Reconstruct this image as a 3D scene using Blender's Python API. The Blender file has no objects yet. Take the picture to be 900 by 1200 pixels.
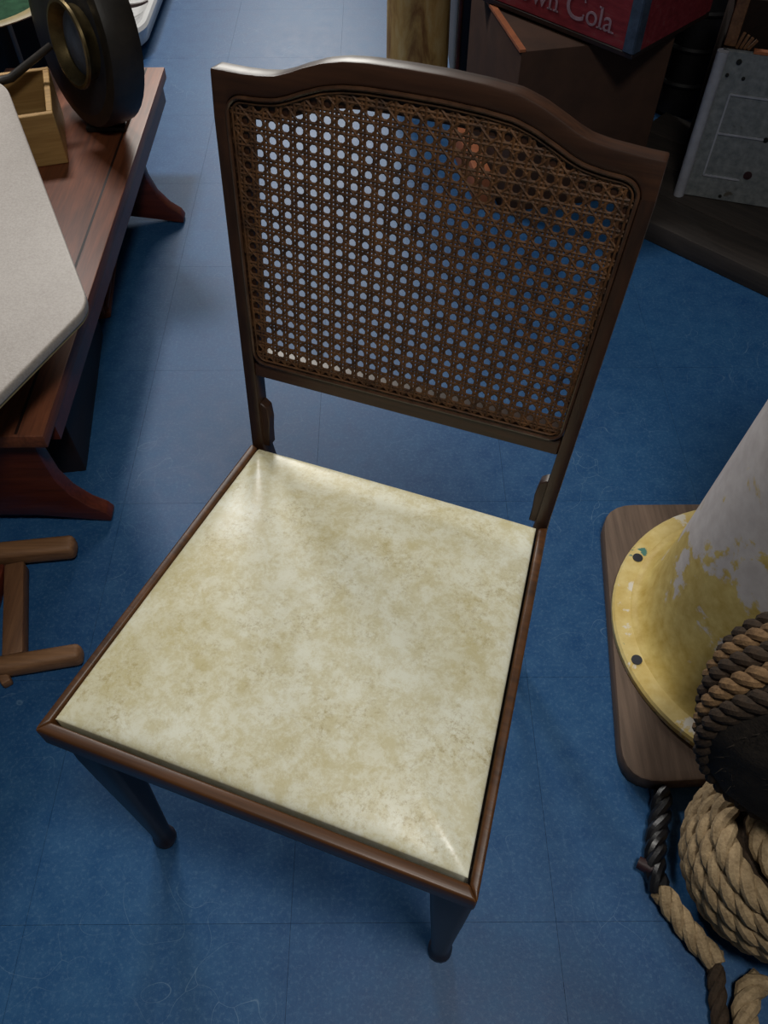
import bpy, bmesh, math, random
from mathutils import Vector, Matrix
random.seed(7)
PI = math.pi
S = bpy.context.scene
COL = S.collection

# ------------------------------------------------------------------ camera, world, lights, exposure
cd = bpy.data.cameras.new('camera'); cam = bpy.data.objects.new('camera', cd); COL.objects.link(cam)
cd.sensor_fit = 'VERTICAL'; cd.sensor_height = 36.0; cd.lens = 36.0 * 958.45 / 1200.0
cd.clip_start = 0.02
_r = Vector((0.99998, -0.00501, -0.00376)); _u = Vector((0.00626, 0.79986, 0.60016)); _b = Vector((0.0, -0.60017, 0.79987))
cam.matrix_world = Matrix(((_r.x, _u.x, _b.x, 0), (_r.y, _u.y, _b.y, 0), (_r.z, _u.z, _b.z, 1.2216), (0, 0, 0, 1)))
S.camera = cam
W = bpy.data.worlds.new('world'); S.world = W; W.use_nodes = True
W.node_tree.nodes['Background'].inputs[0].default_value = (0.75, 0.85, 1.0, 1)
W.node_tree.nodes['Background'].inputs[1].default_value = 0.045

def area(name, loc, target, size, power, color, sy=None, spread=180):
    l = bpy.data.lights.new(name, 'AREA'); l.energy = power; l.color = color; l.size = size
    l.spread = math.radians(spread)
    if sy: l.shape = 'RECTANGLE'; l.size_y = sy
    o = bpy.data.objects.new(name, l); COL.objects.link(o); o.location = loc
    o.rotation_euler = (Vector(target) - Vector(loc)).to_track_quat('-Z', 'Y').to_euler()
    return o
# three rows of shop ceiling lamps: over the chair, behind the bench, and far back
area('lamp_over_chair', (0.28, -0.02, 2.40), (0.0, 0.40, 0.3), 0.35, 9.5, (1.0, 0.97, 0.90), 0.35, 116)
area('lamp_behind_bench', (-1.02, 2.80, 2.35), (-0.6, 1.8, 0.0), 0.42, 18, (1.0, 0.97, 0.95), 0.3, 130)
area('lamp_far_back', (-0.50, 5.6, 2.40), (-0.4, 3.0, 0.0), 0.9, 76, (1.0, 0.97, 0.90), 1.8, 150)
S.view_settings.view_transform = 'Standard'; S.view_settings.look = 'None'
S.view_settings.exposure = -0.12; S.view_settings.gamma = 1.0; S.view_settings.use_curve_mapping = False

# ------------------------------------------------------------------ helpers
class MB:
    """collects shapes and links them as ONE mesh object"""
    def __init__(s): s.bm = bmesh.new()
    def box(s, c, d, M=None):
        r = bmesh.ops.create_cube(s.bm, size=1.0)['verts']
        for v in r:
            v.co = Vector((c[0] + v.co.x * d[0], c[1] + v.co.y * d[1], c[2] + v.co.z * d[2]))
            if M: v.co = M @ v.co
        return s
    def prism(s, poly, z0, z1, M=None):
        a = [s.bm.verts.new(Vector((p[0], p[1], z0))) for p in poly]
        b = [s.bm.verts.new(Vector((p[0], p[1], z1))) for p in poly]
        n = len(poly)
        s.bm.faces.new(a[::-1]); s.bm.faces.new(b)
        for i in range(n): s.bm.faces.new((a[i], a[(i + 1) % n], b[(i + 1) % n], b[i]))
        if M:
            for v in a + b: v.co = M @ v.co
        return s
    def loft(s, rings, cap=True, closed=True):
        R = [[s.bm.verts.new(Vector(p)) for p in r] for r in rings]
        n = len(R[0])
        for k in range(len(R) - 1):
            for i in range(n if closed else n - 1):
                s.bm.faces.new((R[k][i], R[k][(i + 1) % n], R[k + 1][(i + 1) % n], R[k + 1][i]))
        if cap: s.bm.faces.new(R[0][::-1]); s.bm.faces.new(R[-1])
        return s
    def lathe(s, prof, n=32, M=None, cap=True):
        rings = []
        for r, z in prof:
            ring = [Vector((r * math.cos(2 * PI * i / n), r * math.sin(2 * PI * i / n), z)) for i in range(n)]
            rings.append([M @ p for p in ring] if M else ring)
        return s.loft(rings, cap)
    def tube(s, pts, r, n=8, cap=True, closed=False):
        pts = [Vector(p) for p in pts]; N = len(pts); rings = []
        rr = r if isinstance(r, (list, tuple)) else [r] * N
        t0 = (pts[1] - pts[0]).normalized()
        up = Vector((0, 0, 1)) if abs(t0.z) < .9 else Vector((1, 0, 0))
        x = t0.cross(up).normalized()
        for i in range(N):
            a = pts[(i - 1) % N] if (closed or i > 0) else pts[i]
            b = pts[(i + 1) % N] if (closed or i < N - 1) else pts[i]
            t = (b - a).normalized()
            x = (x - t * x.dot(t)).normalized(); y = t.cross(x)
            rings.append([pts[i] + (x * math.cos(2 * PI * k / n) + y * math.sin(2 * PI * k / n)) * rr[i] for k in range(n)])
        if closed: rings.append(rings[0]); cap = False
        return s.loft(rings, cap)
    def bevel(s, w, seg=2, ang=30, skip=None):
        s.bm.normal_update()
        es = [e for e in s.bm.edges if len(e.link_faces) == 2 and e.calc_face_angle(0) > math.radians(ang) and not (skip and skip(e.verts[0].co) and skip(e.verts[1].co))]
        bmesh.ops.bevel(s.bm, geom=es, offset=w, segments=seg, profile=.5, affect='EDGES', clamp_overlap=True)
        return s
    def build(s, name, mat, parent=None, smooth=True, M=None):
        bmesh.ops.recalc_face_normals(s.bm, faces=s.bm.faces[:])
        me = bpy.data.meshes.new(name); s.bm.to_mesh(me); s.bm.free()
        if smooth:
            for p in me.polygons: p.use_smooth = True
            try: me.set_sharp_from_angle(angle=math.radians(38))
            except Exception: pass
        me.materials.append(mat)
        o = bpy.data.objects.new(name, me); COL.objects.link(o)
        if parent: o.parent = parent
        if M: o.matrix_local = M
        return o

def tag(o, label=None, cat=None, group=None, kind=None):
    if label: o['label'] = label
    if cat: o['category'] = cat
    if group: o['group'] = group
    if kind: o['kind'] = kind
    return o
def thing(name, label, cat, loc=(0, 0, 0), rz=0.0, group=None):
    o = bpy.data.objects.new(name, None); COL.objects.link(o); o.location = loc; o.rotation_euler = (0, 0, rz)
    o.empty_display_size = .05
    return tag(o, label, cat, group)
def lin(c): return tuple((x / 12.92 if x <= .04045 else ((x + .055) / 1.055) ** 2.4) for x in c)
def rgb(r, g, b): return lin((r / 255, g / 255, b / 255)) + (1,)

class Mat:
    def __init__(s, name, rough=.6, spec=.5, metal=0):
        s.m = bpy.data.materials.new(name); s.m.use_nodes = True; s.nt = s.m.node_tree
        s.b = s.nt.nodes['Principled BSDF']; s.b.inputs['Roughness'].default_value = rough
        s.b.inputs['Specular IOR Level'].default_value = spec; s.b.inputs['Metallic'].default_value = metal
        s.tc = s.nt.nodes.new('ShaderNodeTexCoord'); s.co = s.tc.outputs['Object']
    def n(s, t): return s.nt.nodes.new(t)
    def l(s, a, b): s.nt.links.new(a, b)
    def mapping(s, scale=(1, 1, 1), rot=(0, 0, 0), loc=(0, 0, 0)):
        m = s.n('ShaderNodeMapping'); m.inputs['Scale'].default_value = scale; m.inputs['Rotation'].default_value = rot; m.inputs['Location'].default_value = loc
        s.l(s.co, m.inputs['Vector']); return m.outputs[0]
    def noise(s, scale, detail=4, rough=.6, dist=0, vec=None):
        t = s.n('ShaderNodeTexNoise'); t.inputs['Scale'].default_value = scale; t.inputs['Detail'].default_value = detail
        t.inputs['Roughness'].default_value = rough; t.inputs['Distortion'].default_value = dist
        s.l(vec or s.co, t.inputs['Vector']); return t.outputs['Fac']
    def ramp(s, fac, stops):
        r = s.n('ShaderNodeValToRGB'); e = r.color_ramp.elements
        while len(e) < len(stops): e.new(.5)
        for i, (p, c) in enumerate(stops): e[i].position = p; e[i].color = c
        s.l(fac, r.inputs[0]); return r.outputs[0]
    def mix(s, fac, a, b, mode='MIX'):
        m = s.n('ShaderNodeMix'); m.data_type = 'RGBA'; m.blend_type = mode
        for sock, v in ((m.inputs[0], fac), (m.inputs[6], a), (m.inputs[7], b)):
            if isinstance(v, (tuple, float, int)): sock.default_value = v
            else: s.l(v, sock)
        return m.outputs[2]
    def color(s, c):
        if isinstance(c, tuple): s.b.inputs['Base Color'].default_value = c
        else: s.l(c, s.b.inputs['Base Color'])
        return s
    def bump(s, h, strength=.3, dist=.002):
        b = s.n('ShaderNodeBump'); b.inputs['Strength'].default_value = strength; b.inputs['Distance'].default_value = dist
        s.l(h, b.inputs['Height']); s.l(b.outputs[0], s.b.inputs['Normal']); return s
    def roughness(s, r): s.l(r, s.b.inputs['Roughness']); return s

W1 = (1, 1, 1, 1); K1 = (0, 0, 0, 1)
def wood(name, dark, light, rough=.45, axis=0, sc=1.0, bump=.25, spec=.5, wear=None):
    m = Mat(name, rough, spec)
    s = [30 * sc] * 3; s[axis] = 3 * sc
    v = m.mapping(tuple(s)); g = m.noise(1.0, 6, .65, .6, v)
    s2 = [160 * sc] * 3; s2[axis] = 8 * sc
    f = m.noise(1.0, 3, .6, 0, m.mapping(tuple(s2)))
    c = m.ramp(g, [(.3, dark), (.7, light)])
    c = m.mix(.35, c, m.ramp(f, [(.35, dark), (.65, light)]))
    if wear:
        g2 = m.n('ShaderNodeNewGeometry'); c = m.mix(m.ramp(g2.outputs['Pointiness'], [(.545, K1), (.66, (.7, .7, .7, 1))]), c, wear)
    m.color(c); m.bump(f, bump, .0008); return m.m
def plain(name, c, rough=.6, var=.15, scale=25, bump=.2, metal=0, spec=.5):
    m = Mat(name, rough, spec, metal)
    n = m.noise(scale, 5, .65)
    d = tuple(x * (1 - var * 1.6) for x in c[:3]) + (1,); h = tuple(min(1, x * (1 + var)) for x in c[:3]) + (1,)
    m.color(m.ramp(n, [(.3, d), (.7, h)])); m.bump(m.noise(scale * 6, 3), bump, .001); return m.m

M = {}
M['chair'] = wood('dark_walnut', rgb(31, 17, 10), rgb(66, 40, 24), .4, 0, 1.0)
M['rail'] = wood('worn_walnut_rail', rgb(42, 24, 11), rgb(98, 60, 28), .42, 0, 1.0, wear=rgb(158, 104, 56))
M['chair_v'] = wood('dark_walnut_upright', rgb(29, 16, 10), rgb(60, 37, 23), .42, 2, 1.0)
M['bead'] = plain('worn_bead_wood', rgb(66, 44, 30), .28, .3, 60)
M['bench'] = wood('red_mahogany', rgb(70, 36, 21), rgb(138, 78, 48), .48, 1, .9)
M['bench_end'] = wood('dark_mahogany', rgb(58, 22, 14), rgb(104, 46, 30), .38, 0, .9)
M['dark_wood'] = wood('near_black_wood', rgb(22, 13, 10), rgb(44, 26, 20), .5, 1, .8)
M['pine'] = wood('yellow_pine', rgb(150, 112, 62), rgb(204, 166, 104), .55, 0, .9)
M['raw_wood'] = wood('weathered_brown_wood', rgb(84, 54, 34), rgb(150, 108, 72), .6, 0, 1.1)
M['raw_wood_v'] = wood('weathered_brown_rail', rgb(78, 48, 30), rgb(132, 92, 60), .6, 1, 1.1)
M['base'] = wood('grey_brown_plank', rgb(72, 56, 44), rgb(122, 100, 84), .7, 1, .8)
M['plinth'] = wood('dusty_dark_plank', rgb(34, 30, 28), rgb(66, 58, 52), .7, 0, .8)
M['card'] = plain('brown_cardboard', rgb(66, 42, 28), .85, .2, 12)
M['terracotta'] = plain('orange_brown_block', rgb(158, 92, 56), .7, .15, 30)
M['black_iron'] = plain('black_iron', rgb(30, 30, 28), .5, .4, 30, .4, .3)
M['olive'] = plain('dark_olive_paint', rgb(46, 40, 33), .5, .3, 18, .3)
M['slate'] = plain('dark_slate_paint', rgb(40, 43, 52), .6, .3, 20, .3)
M['brass'] = plain('dull_brass', rgb(98, 84, 54), .4, .3, 30, .2, .8)
M['enamel'] = plain('white_enamel', rgb(214, 214, 214), .22, .06, 10, .05)
M['rubber'] = plain('black_rubber', rgb(26, 25, 28), .6, .3, 25, .4)
M['rubber_red'] = plain('dark_maroon_rubber', rgb(50, 26, 30), .5, .3, 25, .4)
M['paper'] = plain('pale_card', rgb(206, 190, 180), .8, .06, 20, .05)
M['wall'] = plain('dark_painted_wall', rgb(50, 46, 44), .85, .15, 4)
M['white_ink'] = plain('faded_white_paint', rgb(146, 116, 128), .8, .3, 40)
M['blue_tin'] = plain('blue_grey_tin', rgb(70, 84, 104), .5, .3, 30, .2, .3)

# white melamine table top
m = Mat('white_pebbled_board', .5); n = m.noise(260, 3, .6); g = m.noise(9, 4)
m.color(m.mix(.5, m.ramp(g, [(.3, rgb(158, 148, 140)), (.75, rgb(184, 176, 168))]), m.ramp(n, [(.3, rgb(150, 140, 130)), (.7, rgb(186, 180, 172))])))
m.bump(n, .35, .001); M['white_board'] = m.m
M['board_edge'] = plain('yellowed_edge_band', rgb(150, 134, 92), .5, .15, 30)

# blue floor tile
m = Mat('blue_worn_floor', .42, .27)
oi = m.n('ShaderNodeObjectInfo'); geo = m.n('ShaderNodeNewGeometry'); m.co = geo.outputs['Position']
big = m.noise(2.2, 5, .6); fine = m.noise(170, 4, .75); mid = m.noise(26, 5, .7)
c = m.ramp(big, [(.3, rgb(20, 66, 114)), (.7, rgb(32, 84, 130))])
c = m.mix(.35, c, m.ramp(mid, [(.3, rgb(18, 56, 102)), (.72, rgb(64, 104, 140))]))
c = m.mix(m.ramp(fine, [(.5, K1), (.82, (.34, .34, .34, 1))]), c, rgb(116, 150, 178))
# faint random scuffs
w = m.n('ShaderNodeTexVoronoi'); w.feature = 'DISTANCE_TO_EDGE'; w.inputs['Scale'].default_value = 6.0
wv = m.n('ShaderNodeVectorMath'); wv.operation = 'ADD'; nz = m.n('ShaderNodeTexNoise'); nz.inputs['Scale'].default_value = 5; m.l(m.co, nz.inputs['Vector'])
m.l(m.co, wv.inputs[0]); m.l(nz.outputs['Color'], wv.inputs[1]); m.l(wv.outputs[0], w.inputs['Vector'])
sc = m.ramp(w.outputs['Distance'], [(0.0, (.28, .28, .28, 1)), (.006, K1)])
msk = m.mix(1.0, sc, m.ramp(m.noise(3.5, 2), [(.52, K1), (.62, W1)]), 'MULTIPLY')
c = m.mix(msk, c, rgb(150, 180, 200))
tint = m.n('ShaderNodeMapRange'); tint.inputs[3].default_value = .985; tint.inputs[4].default_value = 1.015; m.l(oi.outputs['Random'], tint.inputs[0])
c = m.mix(1.0, c, tint.outputs[0], 'MULTIPLY'); m.color(c)
m.roughness(m.ramp(mid, [(.3, (.42, .42, .42, 1)), (.7, (.5, .5, .5, 1))]))
m.bump(m.noise(260, 3, .7), .25, .0008); M['floor'] = m.m
M['subfloor'] = plain('joint_filler', rgb(26, 58, 98), .8, .2, 20)

# mottled cream vinyl
m = Mat('mottled_cream_vinyl', .34, .5)
a = m.noise(9, 5, .65, .2); b = m.noise(44, 9, .85, .2); d = m.noise(150, 8, .85, .2)
blot = m.mix(.6, m.ramp(a, [(.40, K1), (.62, W1)]), m.ramp(b, [(.44, K1), (.57, W1)]))
c = m.mix(blot, rgb(230, 230, 212), rgb(202, 192, 150))
fl = m.mix(1.0, m.ramp(d, [(.50, K1), (.62, W1)]), m.ramp(m.noise(17, 6, .7), [(.44, (.08, .08, .08, 1)), (.62, W1)]), 'MULTIPLY')
c = m.mix(m.ramp(m.noise(4.2, 5, .6, .3), [(.50, K1), (.72, (.5, .5, .5, 1))]), c, rgb(176, 164, 108))
c = m.mix(m.mix(.68, K1, fl), c, rgb(160, 140, 82)); m.color(c)
m.bump(m.noise(210, 4, .7), .16, .0008); M['vinyl'] = m.m

# cane
m = Mat('aged_cane', .6, .35); n = m.noise(70, 4)
m.color(m.ramp(n, [(.3, rgb(48, 29, 16)), (.75, rgb(98, 64, 34))])); M['cane'] = m.m

# ventilator paint: white over yellow
m = Mat('chipped_white_over_yellow', .5, .4)
n1 = m.noise(11, 6, .62, .3); n2 = m.noise(42, 4, .6); z = m.n('ShaderNodeSeparateXYZ'); m.l(m.co, z.inputs[0])
zr = m.n('ShaderNodeMapRange'); zr.inputs[1].default_value = .05; zr.inputs[2].default_value = .30; zr.inputs[3].default_value = .24; zr.inputs[4].default_value = -.01
m.l(z.outputs['Z'], zr.inputs[0]); ad = m.n('ShaderNodeMath'); ad.operation = 'ADD'; m.l(n1, ad.inputs[0]); m.l(zr.outputs[0], ad.inputs[1])
ym = m.ramp(ad.outputs[0], [(.585, K1), (.615, W1)])
ycol = m.ramp(n2, [(.3, rgb(190, 160, 78)), (.7, rgb(218, 196, 122))])
m.color(m.mix(ym, m.ramp(n2, [(.3, rgb(196, 186, 180)), (.7, rgb(214, 206, 200))]), ycol)); m.bump(ad.outputs[0], .2, .002); M['vent'] = m.m
m = Mat('chipped_yellow_flange', .5, .4)
n1 = m.noise(16, 6, .65, .3); n2 = m.noise(40, 4)
c = m.mix(m.ramp(n1, [(.575, K1), (.61, W1)]), m.ramp(n2, [(.3, rgb(208, 180, 104)), (.7, rgb(228, 208, 144))]), rgb(226, 220, 206))
m.color(m.mix(m.ramp(m.noise(24, 4), [(.64, K1), (.67, W1)]), c, rgb(80, 130, 120))); M['flange'] = m.m

def ropemat(name, d, l):
    m = Mat(name, .85, .3); n = m.noise(60, 6, .7); f = m.noise(300, 3, .6)
    m.color(m.mix(.4, m.ramp(n, [(.3, d), (.7, l)]), m.ramp(f, [(.3, d), (.7, l)]))); m.bump(f, .5, .002); return m.m
M['rope'] = ropemat('manila_rope', rgb(112, 92, 66), rgb(186, 162, 126))
M['rope_shaded'] = ropemat('shaded_manila_rope', rgb(84, 62, 42), rgb(150, 118, 82))  # manila darkened in colour to carry the shading on the fender turns
M['rope_dark'] = ropemat('dark_tarred_rope', rgb(34, 28, 22), rgb(74, 58, 44))
M['coir'] = ropemat('black_coir', rgb(20, 17, 15), rgb(56, 48, 40))
M['black_tape'] = plain('black_tarred_binding', rgb(18, 18, 22), .35, .3, 40, .3)

# grey painted crate, red crate, yellow post
m = Mat('flaking_grey_paint', .6, .4); n = m.noise(14, 6, .7); n2 = m.noise(60, 4)
c = m.ramp(n2, [(.3, rgb(96, 102, 106)), (.7, rgb(134, 138, 140))])
m.color(m.mix(m.ramp(n, [(.62, K1), (.68, W1)]), c, rgb(84, 80, 72))); M['grey'] = m.m
M['grey_light'] = plain('pale_grey_paint', rgb(160, 162, 172), .6, .12, 30)
m = Mat('worn_red_crate_paint', .7, .3); n = m.noise(16, 6, .7, .4, m.mapping((1, 4, 4)))
m.color(m.ramp(n, [(.3, rgb(92, 26, 34)), (.55, rgb(126, 40, 48)), (.75, rgb(118, 74, 72))])); M['red'] = m.m
m = Mat('worn_yellow_post_paint', .6, .3); n = m.noise(7, 6, .65, .4, m.mapping((3, 3, .8)))
m.color(m.ramp(n, [(.34, rgb(132, 92, 52)), (.5, rgb(184, 148, 88)), (.68, rgb(200, 174, 122))])); M['post'] = m.m

# ------------------------------------------------------------------ setting
T = .36
fl = tag(MB().box((0, 3.75, -.0275), (5.2, 8.6, .05)).build('floor', M['subfloor'], smooth=False), kind='structure')
tile_me = None
for i in range(-7, 8):
    for j in range(-4, 10):
        cx, cy = -.13 + (i + .5) * T, 1.30 + (j + .5) * T
        if cy < -.2 or cy > 4.7 or abs(cx) > 2.4: continue
        if tile_me is None:
            o = MB().box((0, 0, -.0025), (T - .0004, T - .0004, .005)).build('floor_tile', M['floor'], fl, smooth=False); tile_me = o.data
        else:
            o = bpy.data.objects.new('floor_tile', tile_me); COL.objects.link(o); o.parent = fl
        o.location = (cx, cy, 0)
tag(MB().box((0, 8.05, 1.25), (5.2, .1, 2.5)).build('wall_back', M['wall'], smooth=False), kind='structure')
tag(MB().box((2.55, 3.75, 1.25), (.1, 8.6, 2.5)).build('wall_right', M['wall'], smooth=False), kind='structure')

# ------------------------------------------------------------------ chair
HS, WF, WB, D = .455, .4515, .3788, .4119
chair = thing('dining_chair', 'dark wooden dining chair with cane back and mottled cream vinyl seat', 'chair', (-.0605, .4255, 0), -.359)
LN = math.hypot(.0723, .4198); EY, EZ = .0723 / LN, .4198 / LN
def BP(u, v, w): return Vector((u, D / 2 + v * EY - w * EZ, HS + v * EZ + w * EY))   # back plane: across, up, forward
TH = .023
crest_pts = [(-.2055, .4268), (-.19, .4266), (-.1747, .4265), (-.158, .4272), (-.1413, .4292), (-.1297, .433), (-.115, .4393), (-.0959, .4462), (-.0772, .4502), (-.055, .4522),
             (-.02, .453), (.015, .453), (.05, .4515), (.0772, .4487), (.0959, .443), (.115, .4345), (.1297, .4275), (.1413, .4235), (.158, .421), (.1747, .4198), (.19, .4188), (.205, .4183)]
def crest(u):
    for a, b in zip(crest_pts, crest_pts[1:]):
        if a[0] <= u <= b[0]: return a[1] + (b[1] - a[1]) * (u - a[0]) / (b[0] - a[0])
    return crest_pts[0][1] if u < 0 else crest_pts[-1][1]
def u_out(v): return .189 + .0152 * max(0, min(1, v / .385))
def u_in(v): return .1735 + .0475 * v * .95
VB0, VB1 = .103, .1215           # bottom rail
VS = .385                        # crest / stile joint
UI = u_in(VS)
def arch(u):                     # inner outline under the crest
    base = crest(u) - .0185
    if abs(u) > UI - .016:
        k = (abs(u) - (UI - .016)) / .016
        base -= .016 * (1 - math.sqrt(max(0, 1 - k * k)))
    return max(base, VS + .0005)
def frange(a, b, n): return [a + (b - a) * i / n for i in range(n + 1)]
# crest rail
def isjoint(co): return abs((co.y - D / 2) * EY + (co.z - HS) * EZ - VS) < .0012
def column_strip(us, top, bot, w0, w1):
    mb = MB(); mb.loft([[BP(u, bot(u), w0), BP(u, top(u), w0), BP(u, top(u), w1), BP(u, bot(u), w1)] for u in us]); return mb
uo = u_out(VS + .04)
us = frange(-.2042, -UI, 3) + frange(-UI, -UI + .016, 8)[1:] + frange(-UI + .016, UI - .016, 60)[1:] + frange(UI - .016, UI, 8)[1:] + frange(UI, .2040, 3)[1:]
o = column_strip(us, crest, lambda u: VS if abs(u) >= UI - 1e-6 else arch(u), -TH, 0).bevel(.002, 2, 50, isjoint).build('crest_rail', M['chair'], chair)
# stiles running down into the rear legs
for sg in (-1, 1):
    rings = []
    for v in (VS, .25, .12, 0):
        a, b = sg * u_in(v), sg * u_out(v)
        rings.append([BP(a, v, 0), BP(b, v, 0), BP(b, v, -TH), BP(a, v, -TH)])
    for z, yb, t in ((.36, D / 2 + .002, .028), (.2, D / 2 + .02, .026), (0.0, D / 2 + .055, .022)):
        xb = sg * .189; xa = sg * (.189 - t * .8)
        rings.append([(xa, yb - .002, z), (xb, yb - .002, z), (xb, yb + t, z), (xa, yb + t, z)])
    MB().loft(rings).bevel(.002, 2, 40, isjoint).build('back_post', M['chair_v'], chair)
# bottom rail
column_strip(frange(-u_in(.112), u_in(.112), 8), lambda u: VB1, lambda u: VB0, -TH, -.001).bevel(.0015, 1, 50).build('back_rail', M['chair'], chair)
# inner outline loop and bead
def loop(off, n=60, r=.016, wl=None):
    L = []
    for u in frange(-UI + .017, UI - .017, n): L.append((u, crest(u) - .0185))
    top_r = [(UI - .017 + .017 * math.sin(a), (crest(UI - .01) - .0185) - .017 * (1 - math.cos(a))) for a in frange(0, PI / 2, 8)][1:]
    top_l = [(-UI + .017 - .017 * math.cos(a), (crest(-UI + .01) - .0185) - .017 * (1 - math.sin(a))) for a in frange(0, PI / 2, 8)][:-1]
    rt = [(u_in(v), v) for v in frange(.38, VB1 + .016, 12)]
    ub = u_in(VB1 + .016)
    br = [(ub - .016 * (1 - math.cos(a)), VB1 + .016 * (1 - math.sin(a))) for a in frange(0, PI / 2, 8)][1:]
    bt = [(u, VB1) for u in frange(ub - .016, -ub + .016, 24)][1:]
    bl = [(-ub + .016 * (1 - math.sin(a)), VB1 + .016 * (1 - math.cos(a))) for a in frange(0, PI / 2, 8)][1:]
    lf = [(-u_in(v), v) for v in frange(VB1 + .016, .38, 12)][1:]
    P = L + top_r + rt + br + bt + bl + lf + top_l
    if off:
        Q = []
        N = len(P)
        for i in range(N):
            a, b = Vector(P[i - 1]), Vector(P[(i + 1) % N]); t = (b - a)
            if t.length < 1e-9: continue
            t.normalize(); Q.append((P[i][0] + t.y * off, P[i][1] - t.x * off))
        P = Q
    return P
lp = loop(0.0018)
MB().tube([BP(u, v, .0002) for u, v in lp], .0019, 6, closed=True).build('bead_moulding', M['bead'], chair)
lp2 = loop(.0062)
MB().tube([BP(u, v, -.0012) for u, v in lp2], .0012, 6, closed=True).build('cane_binding', M['cane'], chair)
# rebated ledge that the cane is stretched over
def hole_pt(u, v):
    u2 = max(-.171, min(.176, u)); v2 = v
    v2 = max(.134, v2); v2 = min(v2, crest(u2) - .0185 - .020)
    return u2, v2
mb = MB(); rings = []
lo = loop(0)
for u, v in lo:
    h = hole_pt(u, v); rings.append([BP(u, v, -.0035), BP(h[0], h[1], -.0035), BP(h[0], h[1], -.021), BP(u, v, -.021)])
rings.append(rings[0]); mb.loft(rings, cap=False); bmesh.ops.remove_doubles(mb.bm, verts=mb.bm.verts[:], dist=1e-6)
mb.build('rebate_frame', M['chair'], chair, smooth=False)
# six way woven cane
poly = loop(.004)
def clip(p0, d, lo_, hi_):
    """sorted parameters where the line p0+t*d crosses the outline"""
    ts = []; N = len(poly)
    for i in range(N):
        a = poly[i]; b = poly[(i + 1) % N]; ex, ey = b[0] - a[0], b[1] - a[1]
        den = d[0] * ey - d[1] * ex
        if abs(den) < 1e-12: continue
        t = ((a[0] - p0[0]) * ey - (a[1] - p0[1]) * ex) / den
        s = ((a[0] - p0[0]) * d[1] - (a[1] - p0[1]) * d[0]) / den
        if 0 <= s < 1: ts.append(t)
    ts.sort(); return ts
PX, PY = .01365, .0136
U0, V0 = -.1586 + PX / 2, .3865 + PY / 2     # a crossing of pairs (hole centres half a pitch away)
mb = MB()
def strand(p0, d, w, amp, ph, wave):
    ts = clip(p0, d, 0, 0)
    for a, b in zip(ts[::2], ts[1::2]):
        if b - a < .004: continue
        n = max(2, int((b - a) / (wave / 4))); nx, ny = -d[1] * w / 2, d[0] * w / 2; top = []
        for i in range(n + 1):
            t = a + (b - a) * i / n; x, y = p0[0] + d[0] * t, p0[1] + d[1] * t
            h = -.0017 + amp * math.sin(2 * PI * t / wave + ph)
            top.append([BP(x - nx, y - ny, h - .0003), BP(x, y, h + .0005), BP(x + nx, y + ny, h - .0003)])
        mb.loft(top, cap=False, closed=False)
for i in range(-4, 30):
    for k in (-1, 1): strand((U0 + i * PX + k * .00195, 0), (0, 1), .0030, .0004, i * PI + k, PY * 2)
for j in range(-24, 8):
    for k in (-1, 1): strand((0, V0 + j * PY + k * .00195), (1, 0), .0030, .0004, j * PI + k, PX * 2)
q = 1 / math.sqrt(2)
for i in range(-60, 70):
    cpt = (U0 + (i + .5) * PX, V0)
    strand(cpt, (q, q), .0027, .0003, i, PX * q * 2); strand(cpt, (q, -q), .0027, .0003, i + 1, PX * q * 2)
tag(mb.build('cane_panel', M['cane'], chair), kind='stuff')
# corner blocks beside the posts
for sg in (-1, 1):
    a = u_in(.05)
    MB().prism([(0, 0), (.011, .0), (.0105, .022), (.0115, .040), (.009, .058), (.003, .063), (0, .064)], -.019, -.004,
               Matrix(((-sg, 0, 0, sg * (a + .001)), (0, EY, -EZ, D / 2), (0, EZ, EY, HS - .002), (0, 0, 0, 1)))).bevel(.001, 1).build('corner_block', M['chair_v'], chair)
# seat rails: mitred frame
ZB = .419
fo = [(-WF / 2, -D / 2), (WF / 2, -D / 2), (WB / 2, D / 2), (-WB / 2, D / 2)]
ti = .0125
fi = [(-WF / 2 + ti * .82, -D / 2 + ti), (WF / 2 - ti * .82, -D / 2 + ti), (WB / 2 - .010, D / 2 - .004), (-WB / 2 + .010, D / 2 - .004)]
for k, nm in ((0, 'front_rail'), (1, 'side_rail'), (3, 'side_rail')):
    a, b = k, (k + 1) % 4
    MB().prism([fo[a], fo[b], fi[b], fi[a]], ZB, HS).bevel(.003, 3, 40).build(nm, M['rail'], chair)
MB().box((0, D / 2 - .004, .4005), (WB - .05, .012, .037)).build('rear_rail', M['chair'], chair)
# front legs, tapering to a pad foot
def sq(cx, cy, h, z, r=.35, n=5):
    P = []
    for qx, qy, a0 in ((1, 1, 0), (-1, 1, PI / 2), (-1, -1, PI), (1, -1, 1.5 * PI)):
        for i in range(n):
            a = a0 + PI / 2 * i / (n - 1); P.append((cx + qx * h * (1 - r) + h * r * math.cos(a), cy + qy * h * (1 - r) + h * r * math.sin(a), z))
    return P
for sg in (-1, 1):
    cx, cy = sg * .2065, -.1775
    prof = [(0, .0135, .9), (.006, .0158, .9), (.016, .0158, .9), (.026, .013, .9), (.05, .0125, .8), (.15, .0155, .6), (.27, .020, .5), (.35, .0225, .45), (.39, .021, .3), (.4185, .0195, .2)]
    rings = []
    for z, h, r in prof:
        k = z / .43
        rings.append(sq(cx - sg * .004 * k, cy + .001 * k + .004 * k, h, z, r))
    leg = MB().loft(rings).build('leg', M['chair_v'], chair)
MB().prism([(x * .975, y * .965) for x, y in fo], .4195, .4265).build('seat_board', M['dark_wood'], chair)
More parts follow.
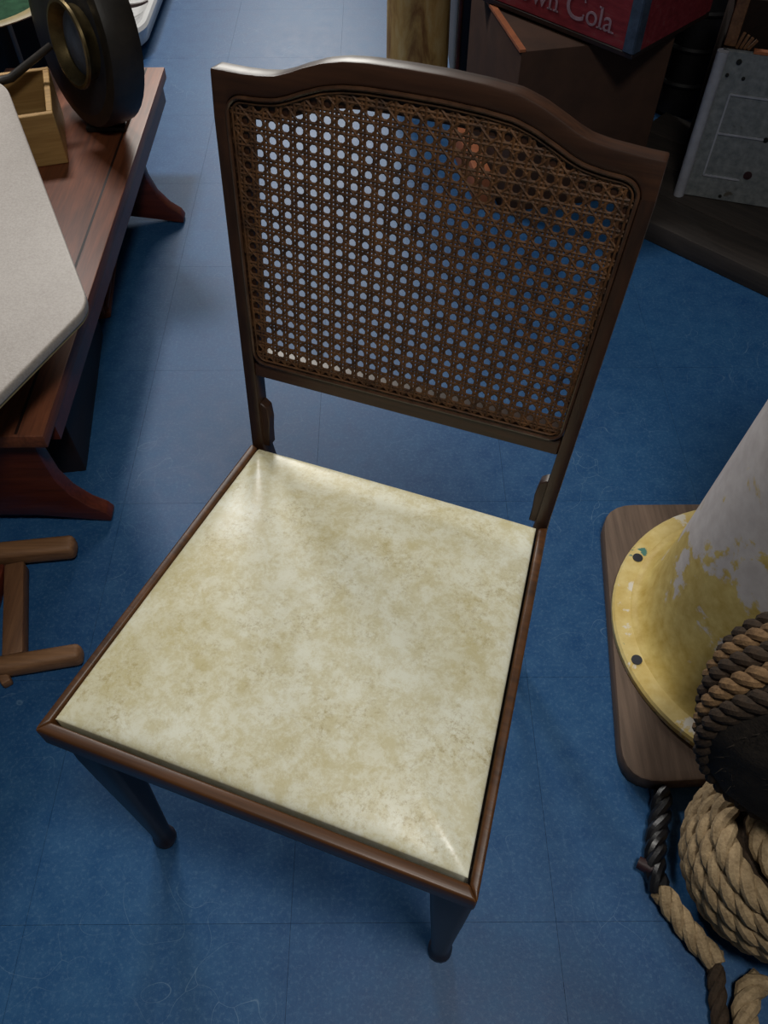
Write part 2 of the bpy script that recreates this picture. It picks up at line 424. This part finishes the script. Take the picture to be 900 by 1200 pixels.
# seat pad
ci = [(-WF / 2 + .0135, -D / 2 + .0165), (WF / 2 - .0135, -D / 2 + .0165), (WB / 2 - .0125, D / 2 - .006), (-WB / 2 + .0125, D / 2 - .006)]
N = 56; bm = bmesh.new(); G = []
for j in range(N + 1):
    row = []
    for i in range(N + 1):
        # cluster samples towards the edges
        s = math.sin((i / N - .5) * PI); t = math.sin((j / N - .5) * PI)
        a, b = (s + 1) / 2, (t + 1) / 2
        x = (ci[0][0] * (1 - a) + ci[1][0] * a) * (1 - b) + (ci[3][0] * (1 - a) + ci[2][0] * a) * b
        y = (ci[0][1] * (1 - a) + ci[1][1] * a) * (1 - b) + (ci[3][1] * (1 - a) + ci[2][1] * a) * b
        ex = (1 - abs(s) ** 2.6) ; ey = (1 - abs(t) ** 2.6)
        h = .017 * (max(0, ex) ** .42) * (max(0, ey) ** .42)
        # pulled corner folds
        for (px, py, dx, dy, ln, am) in ((-1, 1, .56, -.83, .62, .0050), (1, -1, -.72, .70, .6, .0032)):
            rx, ry = s - px, t - py; al = rx * dx + ry * dy; ac = -rx * dy + ry * dx
            if 0 < al < ln * 1.6: h += am * math.exp(-(ac / (.03 + .10 * al)) ** 2) * math.exp(-(al / ln) ** 2) * min(1, al * 8)
        h += .0009 * math.sin(5 * s + 2.1 * t) * ex * ey
        row.append(bm.verts.new((x, y, HS - .001 + h)))
    G.append(row)
for j in range(N):
    for i in range(N): bm.faces.new((G[j][i], G[j][i + 1], G[j + 1][i + 1], G[j + 1][i]))
be = [e for e in bm.edges if e.is_boundary]
r = bmesh.ops.extrude_edge_only(bm, edges=be)
for v in r['geom']:
    if isinstance(v, bmesh.types.BMVert): v.co.z = .428
bmesh.ops.contextual_create(bm, geom=[e for e in bm.edges if e.is_boundary])
mb = MB(); mb.bm.free(); mb.bm = bm; mb.build('seat_pad', M['vinyl'], chair)

# ------------------------------------------------------------------ bench on the left
bench = thing('bench', 'long low reddish mahogany bench with flared curved feet', 'bench', (-.545, .884, 0))
BH, BL, BW = .25, 1.25, .40
MB().box((-BW / 2, BL / 2, BH - .014), (BW, BL, .028)).bevel(.003, 2).build('bench_top', M['bench'], bench)
MB().box((-.045, BL / 2, BH - .0010), (.005, BL - .01, .0022)).build('top_groove_strip', M['dark_wood'], bench)
MB().box((-.012, BL / 2 , BH - .045), (.02, BL - .1, .034)).build('side_rail', M['bench_end'], bench)
def foot_profile():
    R = [(.040, 0), (.043, .012), (.036, .026), (.012, .045), (-.012, .078), (-.026, .12), (-.030, .17), (-.030, .222)]
    Lf = [(-BW - x, z) for x, z in R][::-1]
    bot = [(-BW + .02, .012), (-BW + .09, .02), (-BW / 2, .022), (-.09, .020), (-.02, .010)]
    return R + Lf + bot
for y0 in (.014, .955):
    MB().prism(foot_profile(), 0, .03, Matrix(((1, 0, 0, 0), (0, 0, 1, y0), (0, 1, 0, 0), (0, 0, 0, 1)))).bevel(.003, 2, 25).build('trestle_foot', M['bench_end'], bench)
# dark chest and glossy drawer box stored under the bench
ang = .117
ch = thing('storage_chest', 'black-brown low wooden chest pushed under the mahogany bench', 'chest', (-.577, 1.02, 0), ang)
MB().box((-.13, .20, .085), (.26, .40, .17)).bevel(.004).build('body', M['dark_wood'], ch)
MB().box((-.13, .20, .176), (.264, .404, .012)).bevel(.003).build('lid', M['dark_wood'], ch)
dr = thing('drawer_box', 'glossy reddish drawer box with moulded edge behind the chest under the bench', 'drawer', (-.625, 1.47, 0), ang)
MB().box((-.12, .16, .06), (.24, .32, .12)).bevel(.004).build('body', M['bench'], dr)
MB().tube([(.004, 0, .03), (.004, .32, .03)], .006, 8).tube([(.002, 0, .012), (.002, .32, .012)], .008, 8).build('edge_moulding', M['bench'], dr)
MB().box((-.12, -.005, .03), (.24, .01, .02)).bevel(.002).build('end_moulding', M['bench'], dr)

# white octagonal table top
tb = thing('side_table', 'white octagonal pedestal table top with rounded corners overhanging the bench', 'table', (-.85, 1.3, 0))
Z0, Z1 = .364, .386
octv = [(-.470, 1.055), (-.80, 1.78), (-1.02, 1.95), (-1.50, 1.75), (-1.62, 1.40), (-1.25, .62), (-1.02, .50), (-.66, .62)]
octv = [(x * .987, y * .987) for x, y in octv]
def round_poly(P, r, n=6):
    Q = []; N_ = len(P)
    for i in range(N_):
        p = Vector(P[i]); a = (Vector(P[i - 1]) - p).normalized(); b = (Vector(P[(i + 1) % N_]) - p).normalized()
        p0, p1 = p + a * r, p + b * r
        for k in range(n + 1):
            t = k / n; Q.append(tuple(p0 * (1 - t) ** 2 + p * 2 * t * (1 - t) + p1 * t * t))
    return Q
op = [(x + .85, y - 1.3) for x, y in round_poly(octv, .035)]
MB().prism(op, Z0 + .004, Z1).bevel(.004, 3).build('table_top', M['white_board'], tb)
MB().prism([(x * .995, y * .995) for x, y in op], Z0, Z0 + .004).build('edge_band', M['board_edge'], tb)
MB().lathe([(.19, 0), (.19, .015), (.05, .03), (.03, .06), (.03, .33), (.08, .3635)], 24, Matrix.Translation((-.28, 0, 0))).build('pedestal', M['black_iron'], tb)
MB().lathe([(.006, Z1), (.006, Z1 + .002), (.001, Z1 + .0022)], 12, Matrix.Translation((.083, .293, 0))).build('screw_head', M['black_iron'], tb)

# pine crate on the bench
rzc = .28
cr = thing('pine_box', 'small open yellow pine box standing on the bench', 'box', (-.685, 1.69, .2505), rzc)
CW, CLn, CH, ct = .22, .215, .11, .013
MB().box((-CW / 2, ct / 2, CH / 2), (CW, ct, CH)).bevel(.0015, 1).build('end_board', M['pine'], cr)
MB().box((-CW / 2, CLn - ct / 2, CH / 2), (CW, ct, CH)).bevel(.0015, 1).build('end_board', M['pine'], cr)
for x in (-ct / 2, -CW + ct / 2): MB().box((x, CLn / 2, CH / 2), (ct, CLn - 2 * ct, CH)).bevel(.0015, 1).build('side_board', M['pine'], cr)
MB().box((-CW / 2, CLn / 2, .006), (CW - 2 * ct, CLn - 2 * ct, .012)).build('bottom_board', M['dark_wood'], cr)

# round drum lantern with brass port
c0 = Vector((-.628, 1.885, .437)); ax = Vector((-.75, -.65, .12)).normalized()
lm = thing('ship_lantern', 'dark olive drum shaped ship lantern with brass ring on the bench end', 'lantern', (c0.x, c0.y, .25))
R3 = ax.to_track_quat('Z', 'Y').to_matrix().to_4x4()
LM = Matrix.Translation((0, 0, c0.z - .25)) @ R3
MB().lathe([(.10, -.035), (.165, -.032), (.180, -.025), (.184, -.005), (.184, .035), (.180, .046), (.16, .05)], 40, LM).build('drum_casing', M['olive'], lm)
MB().lathe([(.158, .0495), (.15, .052), (.09, .056), (.02, .056)], 40, LM).build('front_plate', M['slate'], lm)
PM = Matrix.Translation((.050, -.058, .012)) @ LM @ Matrix.Translation((0, 0, .05))
MB().lathe([(.070, 0), (.070, .012), (.078, .024), (.084, .030), (.082, .035), (.076, .036), (.066, .022), (.060, .008)], 32, PM, cap=False).build('brass_ring', M['brass'], lm)
MB().lathe([(.064, .010), (.045, .018), (.02, .023), (.001, .024)], 24, PM).build('lens', M['blue_tin'], lm)
MB().box((0, .0, .007), (.09, .14, .012)).bevel(.003).build('foot_block', M['black_iron'], lm)
rod0 = Vector((-.80, 1.815, .374)); rod1 = Vector((-.705, 1.85, .425))
tag(MB().tube([rod0 - Vector((.03, .015, .002)), rod0, rod1], [.009, .009, .007], 10).build('iron_rod', M['olive']), 'dark iron rod lying across the pine box toward the brass ring', 'rod')

# dish on a dark stand at far left
st = thing('plant_stand', 'dark wooden stand behind the pine box under the dish', 'stand', (-1.11, 2.23, 0))
MB().box((0, 0, .352), (.28, .28, .025)).bevel(.004).build('stand_top', M['dark_wood'], st)
for x in (-.12, .12):
    for y in (-.12, .12): MB().box((x * .9, y * .9, .17), (.035, .035, .339)).bevel(.003).build('leg', M['dark_wood'], st)
ds = thing('dish', 'large cream rimmed dish with green painted centre', 'dish', (-1.02, 2.21, .365))
MB().lathe([(.10, 0), (.16, .006), (.235, .03), (.262, .034), (.266, .038), (.26, .041), (.235, .037), (.205, .026)], 48, cap=False).build('rim', M['board_edge'], ds)
M['green'] = plain('dark_green_glaze', rgb(40, 72, 50), .25, .5, 18)
MB().lathe([(.207, .0262), (.15, .012), (.08, .009), (.001, .009)], 48).build('painted_centre', M['green'], ds)

tag(MB().box((0, 0, 0), (.40, .15, .25)).bevel(.004).build('storage_box', M['dark_wood'], M=Matrix.Translation((-1.11, 2.59, .125))), 'black wooden box on floor behind the green dish and lantern', 'box')

# white enamel basin with dark iron hook
bs = thing('enamel_basin', 'white enamel basin with rounded corner on blue floor behind the bench', 'basin', (-.905, 3.10, 0), 0)
def rr(hx, hy, r, z, n=8):
    P = []
    for qx, qy, a0 in ((1, 1, 0), (-1, 1, PI / 2), (-1, -1, PI), (1, -1, 1.5 * PI)):
        for i in range(n + 1):
            a = a0 + PI / 2 * i / n; P.append((qx * (hx - r) + r * math.cos(a), qy * (hy - r) + r * math.sin(a), z))
    return P
MB().loft([rr(.12, .36, .10, 0), rr(.155, .40, .12, .03), rr(.165, .41, .12, .075), rr(.16, .405, .12, .085), rr(.145, .39, .11, .085), rr(.115, .35, .10, .05), rr(.09, .32, .08, .04)]).build('bowl', M['enamel'], bs)
hk = thing('iron_hook', 'dark iron block with curved hook lying in the white basin', 'hook', (-.90, 2.98, .0))
MB().box((-.03, .18, .10), (.14, .22, .12)).bevel(.02, 3).build('block', M['black_iron'], hk)
MB().tube([(.06 + .07 * math.cos(a), .02 + .06 * math.sin(a), .075) for a in frange(PI * .8, PI * 1.9, 14)], [.014 - .0007 * i for i in range(15)], 8).build('hook_claw', M['rubber_red'], hk)

# small wooden frame lying on the floor, left
wf = thing('wooden_rack', 'small broken light brown wooden rack lying flat on floor beside chair', 'rack', (-.62, .70, 0))
def bar(p, q, w, h): 
    p, q = Vector(p), Vector(q); d = (q - p); L = d.length
    Mx = Matrix.Translation((p + q) / 2) @ d.to_track_quat('X', 'Z').to_matrix().to_4x4()
    return MB().box((0, 0, 0), (L, w, h), Mx)
bar((-.11, .108, .020), (.072, .126, .024), .036, .036).bevel(.010, 3).build('rail', M['raw_wood'], wf)
bar((-.11, -.125, .018), (.128, -.083, .020), .030, .034).bevel(.010, 3).build('rail', M['raw_wood'], wf)
bar((-.025, .088, .018), (.018, -.088, .016), .034, .030).bevel(.004, 2).build('crosspiece', M['raw_wood_v'], wf)
bar((-.062, .088, .014), (-.055, -.02, .014), .036, .026).bevel(.003, 2).build('broken_slat', M['bench_end'], wf)
bar((-.012, -.092, .010), (.016, -.132, .010), .016, .018).bevel(.004, 2).build('peg', M['raw_wood'], wf)

# ------------------------------------------------------------------ back right clutter
tag(MB().lathe([(.095, 0), (.092, .02), (.089, .3), (.091, .62), (.086, .63)], 32, Matrix.Translation((.107, 2.53, .0))).build('wooden_post', M['post']), 'thick round post with worn yellow paint behind the chair', 'post')
cb = thing('dark_cabinet', 'tall dark brown cabinet beside the yellow post', 'cabinet', (.385, 2.62, 0))
MB().box((0, 0, .35), (.34, .40, .70)).bevel(.004).build('body', M['dark_wood'], cb)
MB().box((-.168, -.201, .35), (.010, .012, .70)).bevel(.002).build('edge_strip', M['bench_end'], cb)

bx = thing('cardboard_box', 'brown cardboard box holding up the red wooden crate', 'box', (.307, 1.874, 0), .20)
BXW, BXD, BXH = .36, .40, .395
MB().box((BXW / 2, BXD / 2, BXH / 2), (BXW, BXD, BXH)).bevel(.004).build('carton_body', M['card'], bx)
bar((.002, -.001, BXH + .002), (.002, BXD, BXH + .002), .014, .006).build('flap_edge', M['terracotta'], bx)
tag(bar((.214, 2.18, .04), (.262, 1.905, .04), .042, .08).bevel(.004).build('lit_side_block', M['terracotta']), 'orange-brown block added for the lit lower side of the cardboard box', 'block')  # added block: its orange stands in for light on the carton's lower left face

d = Vector((.533 - .285, 1.815 - 2.072)).normalized(); rzr = math.atan2(d.y, d.x)
rc = thing('red_crate', 'faded red drinks crate with white serif lettering on the cardboard box', 'crate', (.533, 1.815, .402), rzr)
RL, RD, RH, rt_ = .46, .30, .24, .014
for z0, h in ((.012, .105), (.119, .10)):
    MB().box((-RL / 2, rt_ / 2, z0 + h / 2), (RL, rt_, h)).bevel(.002, 1).build('front_slat', M['red'], rc)
    MB().box((-RL / 2, RD - rt_ / 2, z0 + h / 2), (RL, rt_, h)).bevel(.002, 1).build('rear_slat', M['red'], rc)
for x in (-rt_ / 2, -RL + rt_ / 2): MB().box((x, RD / 2, .115), (rt_, RD - 2 * rt_ - .001, .21)).bevel(.002, 1).build('end_board', M['red'], rc)
MB().box((-RL / 2, RD / 2, .006), (RL, RD, .012)).bevel(.002, 1).build('bottom_board', M['dark_wood'], rc)
for x in (-.012,): MB().box((x, -.001, .115), (.024, .003, .205)).box((.001, .012, .115), (.003, .026, .205)).build('corner_strap', M['blue_tin'], rc)
def glyph(ch, size):
    c = bpy.data.curves.new('letter', 'FONT'); c.body = ch; c.size = size; c.extrude = .0005
    t = bpy.data.objects.new('letter', c); COL.objects.link(t); bpy.context.view_layer.update()
    me = bpy.data.meshes.new_from_object(t.evaluated_get(bpy.context.evaluated_depsgraph_get()))
    bpy.data.objects.remove(t); bpy.data.curves.remove(c); me.materials.clear(); me.materials.append(M['white_ink']); return me
FX = Matrix(((1, 0, 0, 0), (0, 0, -1, 0), (0, 1, 0, 0), (0, 0, 0, 1)))
xc = -.395
for chx, sz in (('C', .078), ('r', .060), ('o', .060), ('w', .060), ('n', .060), (' ', .06), ('C', .078), ('o', .060), ('l', .062), ('a', .060)):
    if chx == ' ': xc += .018; continue
    me = glyph(chx, sz); xs = [v.co.x for v in me.vertices]; ys = [v.co.y for v in me.vertices]; x0, x1, y0, y1 = min(xs), max(xs), min(ys), max(ys)
    bm = bmesh.new(); bm.from_mesh(me)
    def ser(cx, cy, w):
        r_ = bmesh.ops.create_cube(bm, size=1)['verts']
        for v in r_: v.co = Vector((cx + v.co.x * w, cy + v.co.y * .003, v.co.z * .001))
    st = .0055
    if chx in 'rn': ser(x0 + st / 2, 0.0015, .014); ser(x0 + st / 2 - .002, y1 - .003, .009)
    if chx == 'n': ser(x1 - st / 2, 0.0015, .014)
    if chx == 'w': ser(x0 + .003, y1 - .0015, .014); ser(x1 - .003, y1 - .0015, .014)
    if chx == 'l': ser((x0 + x1) / 2, .0015, .015); ser(x0, y1 - .0015, .009)
    if chx == 'a': ser(x1 + .001, .0015, .009)
    if chx == 'C': ser(x1 - .001, y1 - .014, .004); ser(x1 - .001, y0 + .014, .004)
    bm.to_mesh(me); bm.free()
    o = bpy.data.objects.new('letter', me); COL.objects.link(o); o.parent = rc
    o.matrix_local = Matrix.Translation((xc - x0, -.0008, .036)) @ FX
    xc += (x1 - x0) + .006

# grey crate / panel on dark plinth
pl = thing('display_plinth', 'low dusty dark plank plinth along the right side', 'plinth', (.656, 1.754, 0), math.atan2(-.211, .222))
for k in range(4):
    MB().box((.445 if k < 2 else .37, .06 + k * .122, .025), (1.11 if k < 2 else 1.26, .12, .05)).bevel(.003, 2).build('plank', M['plinth'], pl)
gd = Vector((.953 - .746, 1.811 - 1.877)).normalized()
gp = thing('grey_crate', 'flaking grey painted crate with ruled panel front and drilled holes', 'crate', (.746, 1.877, .0505), math.atan2(gd.y, gd.x))
GW, GH = .42, .345
MB().box((GW / 2, .006, GH / 2), (GW, .012, GH)).bevel(.002, 1).build('front_panel', M['grey'], gp)
MB().box((GW - .006, .15, GH / 2), (.012, .276, GH)).build('side_panel', M['dark_wood'], gp)
MB().box((.006, .15, GH / 2), (.012, .276, GH)).build('side_panel', M['dark_wood'], gp)
MB().box((GW / 2, .294, GH / 2), (GW, .012, GH)).build('rear_panel', M['dark_wood'], gp)  # side and rear panels near-black, not grey: inner shade put into the colour
MB().box((GW / 2, .15, .006), (GW - .024, .276, .012)).build('bottom_panel', M['dark_wood'], gp)
MB().tube([(.002, -.004, 0), (.002, -.004, GH)], .013, 10).build('corner_bead', M['grey_light'], gp)
MB().box((GW / 2 + .03, .006, GH + .003), (GW - .07, .014, .006)).build('rust_edge', M['terracotta'], gp)
def rule(x0, z0, x1, z1): return bar((x0, -.0005, z0), (x1, -.0005, z1), .004, .004)
for x0, z0, x1, z1 in ((.045, .255, .20, .255), (.045, .255, .045, .06), (.045, .165, .15, .165), (.045, .06, .13, .06)):
    rule(x0, z0, x1, z1).build('ruled_strip', M['grey_light'], gp)
for x, z, r, mt in ((.042, .325, .006, 'black_iron'), (.026, .295, .004, 'black_iron'), (.062, .292, .004, 'black_iron'), (.145, .075, .010, 'rubber_red'), (.155, .165, .006, 'black_iron'), (.10, .012, .004, 'black_iron')):
    MB().lathe([(r, 0), (r, .002), (r * .4, .0025)], 12, Matrix.Translation((x, 0, z)) @ Matrix.Rotation(PI / 2, 4, 'X')).build('bolt_hole', M[mt], gp)
MB().box((.013, .028, .46), (.026, .030, .224)).bevel(.003).build('corner_post', M['raw_wood_v'], gp)
for k in range(4):
    bar((.030 + .008 * k, .024, GH - .002), (.036 + .010 * k, .022, GH + .03 - .004 * k), .007, .006).build('splinter', M['raw_wood_v'], gp)

# dark buoys behind
def buoy(label, loc, r, h):
    t = thing('mooring_buoy', label, 'buoy', loc)
    MB().lathe([(r * .6, 0), (r * .95, .02), (r, .06), (r, h * .55), (r * .9, h * .72), (r * .55, h * .88), (r * .25, h * .93), (r * .22, h), (r * .1, h)], 32).build('body', M['rubber'], t)
    for k in range(3):
        z = h * (.18 + .16 * k)
        MB().tube([(r * 1.01 * math.cos(a), r * 1.01 * math.sin(a), z) for a in [2 * PI * i / 32 for i in range(32)]], .008, 6, closed=True).build('ridge', M['rubber'], t)
buoy('nearer black rubber buoy between red crate and grey crate', (.71, 2.33, 0), .075, .52)
buoy('farther black rubber buoy behind the grey crate corner', (.87, 2.40, 0), .085, .58)
sh = thing('shelf_unit', 'dark timber shelf unit filling the far right corner', 'shelf', (1.36, 2.95, 0))
MB().box((0, .26, .5), (1.5, .02, 1.0)).build('back_panel', M['dark_wood'], sh)
for z in (.06, .45, .85): MB().box((0, .05, z), (1.46, .38, .03)).build('shelf_board', M['dark_wood'], sh)
for x in (-.74, .74): MB().box((x, .05, .5), (.02, .40, 1.0)).build('side_board', M['dark_wood'], sh)

# ------------------------------------------------------------------ ventilator on its wooden base
wb = MB(); wp = round_poly([(.398, .905), (.90, .905), (.93, .42), (.345, .395)][::-1], .06, 6)
tag(wb.prism(wp, 0, .035).bevel(.004, 2).build('base_board', M['base']), 'grey brown wooden board with rounded corners under the yellow flange', 'board')
VX, VY = .6214, .638
vt = thing('ventilator', 'tall white over yellow painted ship ventilator trunk with bolted flange', 'ventilator', (VX, VY, .036))
MB().lathe([(.2495, 0), (.2505, .004), (.2505, .012), (.247, .016), (.222, .018), (.10, .018)], 72).build('flange', M['flange'], vt)
MB().lathe([(.222, .018), (.214, .020), (.204, .030), (.196, .05), (.190, .09), (.186, .14), (.176, .28), (.162, .48), (.152, .70), (.15, .74), (.14, .74)], 64, cap=False).build('trunk', M['vent'], vt)
for (hx, hy) in ((.438, .772), (.399, .584)):
    a = math.atan2(hy - VY, hx - VX)
    for aa in ((a,)):
        MB().lathe([(.0085, .0165), (.0085, .0185), (.004, .0187)], 16, Matrix.Translation((.2325 * math.cos(aa), .2325 * math.sin(aa), 0))).build('bolt_hole', M['slate'], vt)

# ------------------------------------------------------------------ ropes
def rope(mb, pts, r, pitch, strands=3, n=9, sub=.008):
    """three strands twisted along a path"""
    P = [Vector(p) for p in pts]; L = [0]
    for a, b in zip(P, P[1:]): L.append(L[-1] + (b - a).length)
    tot = L[-1]; cnt = max(8, int(tot / sub)); Q = []
    j = 0
    for i in range(cnt + 1):
        s = tot * i / cnt
        while j < len(L) - 2 and L[j + 1] < s: j += 1
        Q.append(P[j].lerp(P[j + 1], (s - L[j]) / max(1e-9, L[j + 1] - L[j])))
    fr = []; x = None
    for i in range(cnt + 1):
        t = (Q[min(cnt, i + 1)] - Q[max(0, i - 1)]).normalized()
        if x is None:
            up = Vector((0, 0, 1)) if abs(t.z) < .9 else Vector((1, 0, 0)); x = t.cross(up).normalized()
        x = (x - t * x.dot(t)).normalized(); fr.append((x.copy(), t.cross(x)))
    for k in range(strands):
        path = []
        for i in range(cnt + 1):
            a = 2 * PI * (k / strands + (tot * i / cnt) / pitch); path.append(Q[i] + (fr[i][0] * math.cos(a) + fr[i][1] * math.sin(a)) * r * .48)
        mb.tube(path, r * .56, n)
    return mb
# coil of manila
cc = Vector((.515, .275, 0))
coil = thing('rope_coil', 'thick coil of pale manila rope wound in a barrel shape', 'rope', tuple(cc))
pts = []
turns = 6
for i in range(turns * 40 + 1):
    a = 2 * PI * i / 40; k = i / (turns * 40); z = .017 + k * .158
    R = .088 + .022 * math.sin(PI * min(1, max(0, k * 1.0)))
    pts.append((R * math.cos(a), R * math.sin(a), z))
rope(MB(), pts, .0165, .075).build('rope_turns', M['rope'], coil)
for R_, zz in ((.055, .176), (.024, .172)):
    rope(MB(), [(R_ * math.cos(2 * PI * i / 40), R_ * math.sin(2 * PI * i / 40), zz) for i in range(41)], .0165, .075).build('rope_turn', M['rope'], coil)
MB().lathe([(.078, .004), (.09, .05), (.094, .09), (.088, .14), (.07, .158)], 24).build('core', M['rope_dark'], coil)
tag(rope(MB(), [(.482, .146, .02), (.462, .138, .02), (.449, .11, .02), (.440, .06, .02), (.45, .0, .02)], .0165, .07).build('rope_tail', M['rope']), 'pale rope tail running down the floor from the coil', 'rope')
tag(rope(MB(), [(.428, .165, .014), (.420, .12, .014), (.415, .06, .014), (.42, .0, .014)], .012, .06).build('dark_rope', M['rope_dark']), 'thin dark rope on floor beside the pale rope tail', 'rope')
# lashing with black binding
ls = thing('bound_rope', 'rope with black tarred binding emerging from under the base board', 'rope', (.385, .30, 0))
rope(MB(), [(-.010, -.045, .018), (.002, -.07, .018), (.016, -.095, .018), (.030, -.115, .018), (.046, -.132, .018)], .016, .07).build('rope_end', M['rope'], ls)
rope(MB(), [(.020, .092, .015), (.012, .06, .016), (-.004, .02, .017), (-.014, -.02, .018), (-.012, -.045, .018)], .0155, .07).build('binding', M['black_tape'], ls)
MB().tube([(-.012, -.022, .02), (-.034, -.008, .016)], [.010, .009], 10).build('shackle_pin', M['rubber_red'], ls)
# fender barrel lying on the coil, leaning on the ventilator
fa = Vector((.36, .90, -.04)).normalized()
fc = Vector((.496, .266, .358))
fd = thing('rope_fender', 'dark shaggy barrel fender with manila rope turns against the ventilator', 'fender', tuple(fc))
FR = fa.to_track_quat('Z', 'X').to_matrix().to_4x4()
mb = MB(); prof = [(.02, -.018), (.07, -.013), (.12, .0), (.143, .014), (.150, .03), (.151, .08), (.144, .12), (.125, .15), (.09, .165)]
prof = [(r * 1.07, z) for r, z in prof]
mb.lathe(prof, 48, FR)
for v in mb.bm.verts: v.co += Vector((random.uniform(-1, 1), random.uniform(-1, 1), random.uniform(-1, 1))) * .002
mb.build('coir_body', M['coir'], fd)
for z, R, mt in ((.026, .147, 'rope_dark'), (.053, .151, 'rope_shaded'), (.080, .152, 'rope_dark'), (.107, .149, 'rope_shaded'), (.133, .141, 'rope_dark'), (.156, .122, 'rope_dark')):
    R *= 1.07
    pts = [FR @ Vector((R * math.cos(2 * PI * i / 48), R * math.sin(2 * PI * i / 48), z)) for i in range(49)]
    rope(MB(), pts, .0135, .062).build('rope_turn', M[mt], fd)
mb = MB()
for i in range(900):
    a = random.uniform(0, 2 * PI); r = .140 * math.sqrt(random.random()); p = FR @ Vector((r * math.cos(a), r * math.sin(a), -.006 if r < .09 else .004))
    dv = (FR.to_3x3() @ Vector((random.uniform(-1, 1), random.uniform(-1, 1), -.35))).normalized() * random.uniform(.006, .016)
    w = Vector((random.uniform(-1, 1), random.uniform(-1, 1), random.uniform(-1, 1))) * .0008
    v = [mb.bm.verts.new(p - w), mb.bm.verts.new(p + w), mb.bm.verts.new(p + dv)]; mb.bm.faces.new(v)
tag(mb.build('fibres', M['coir'], fd, smooth=False), kind='stuff')
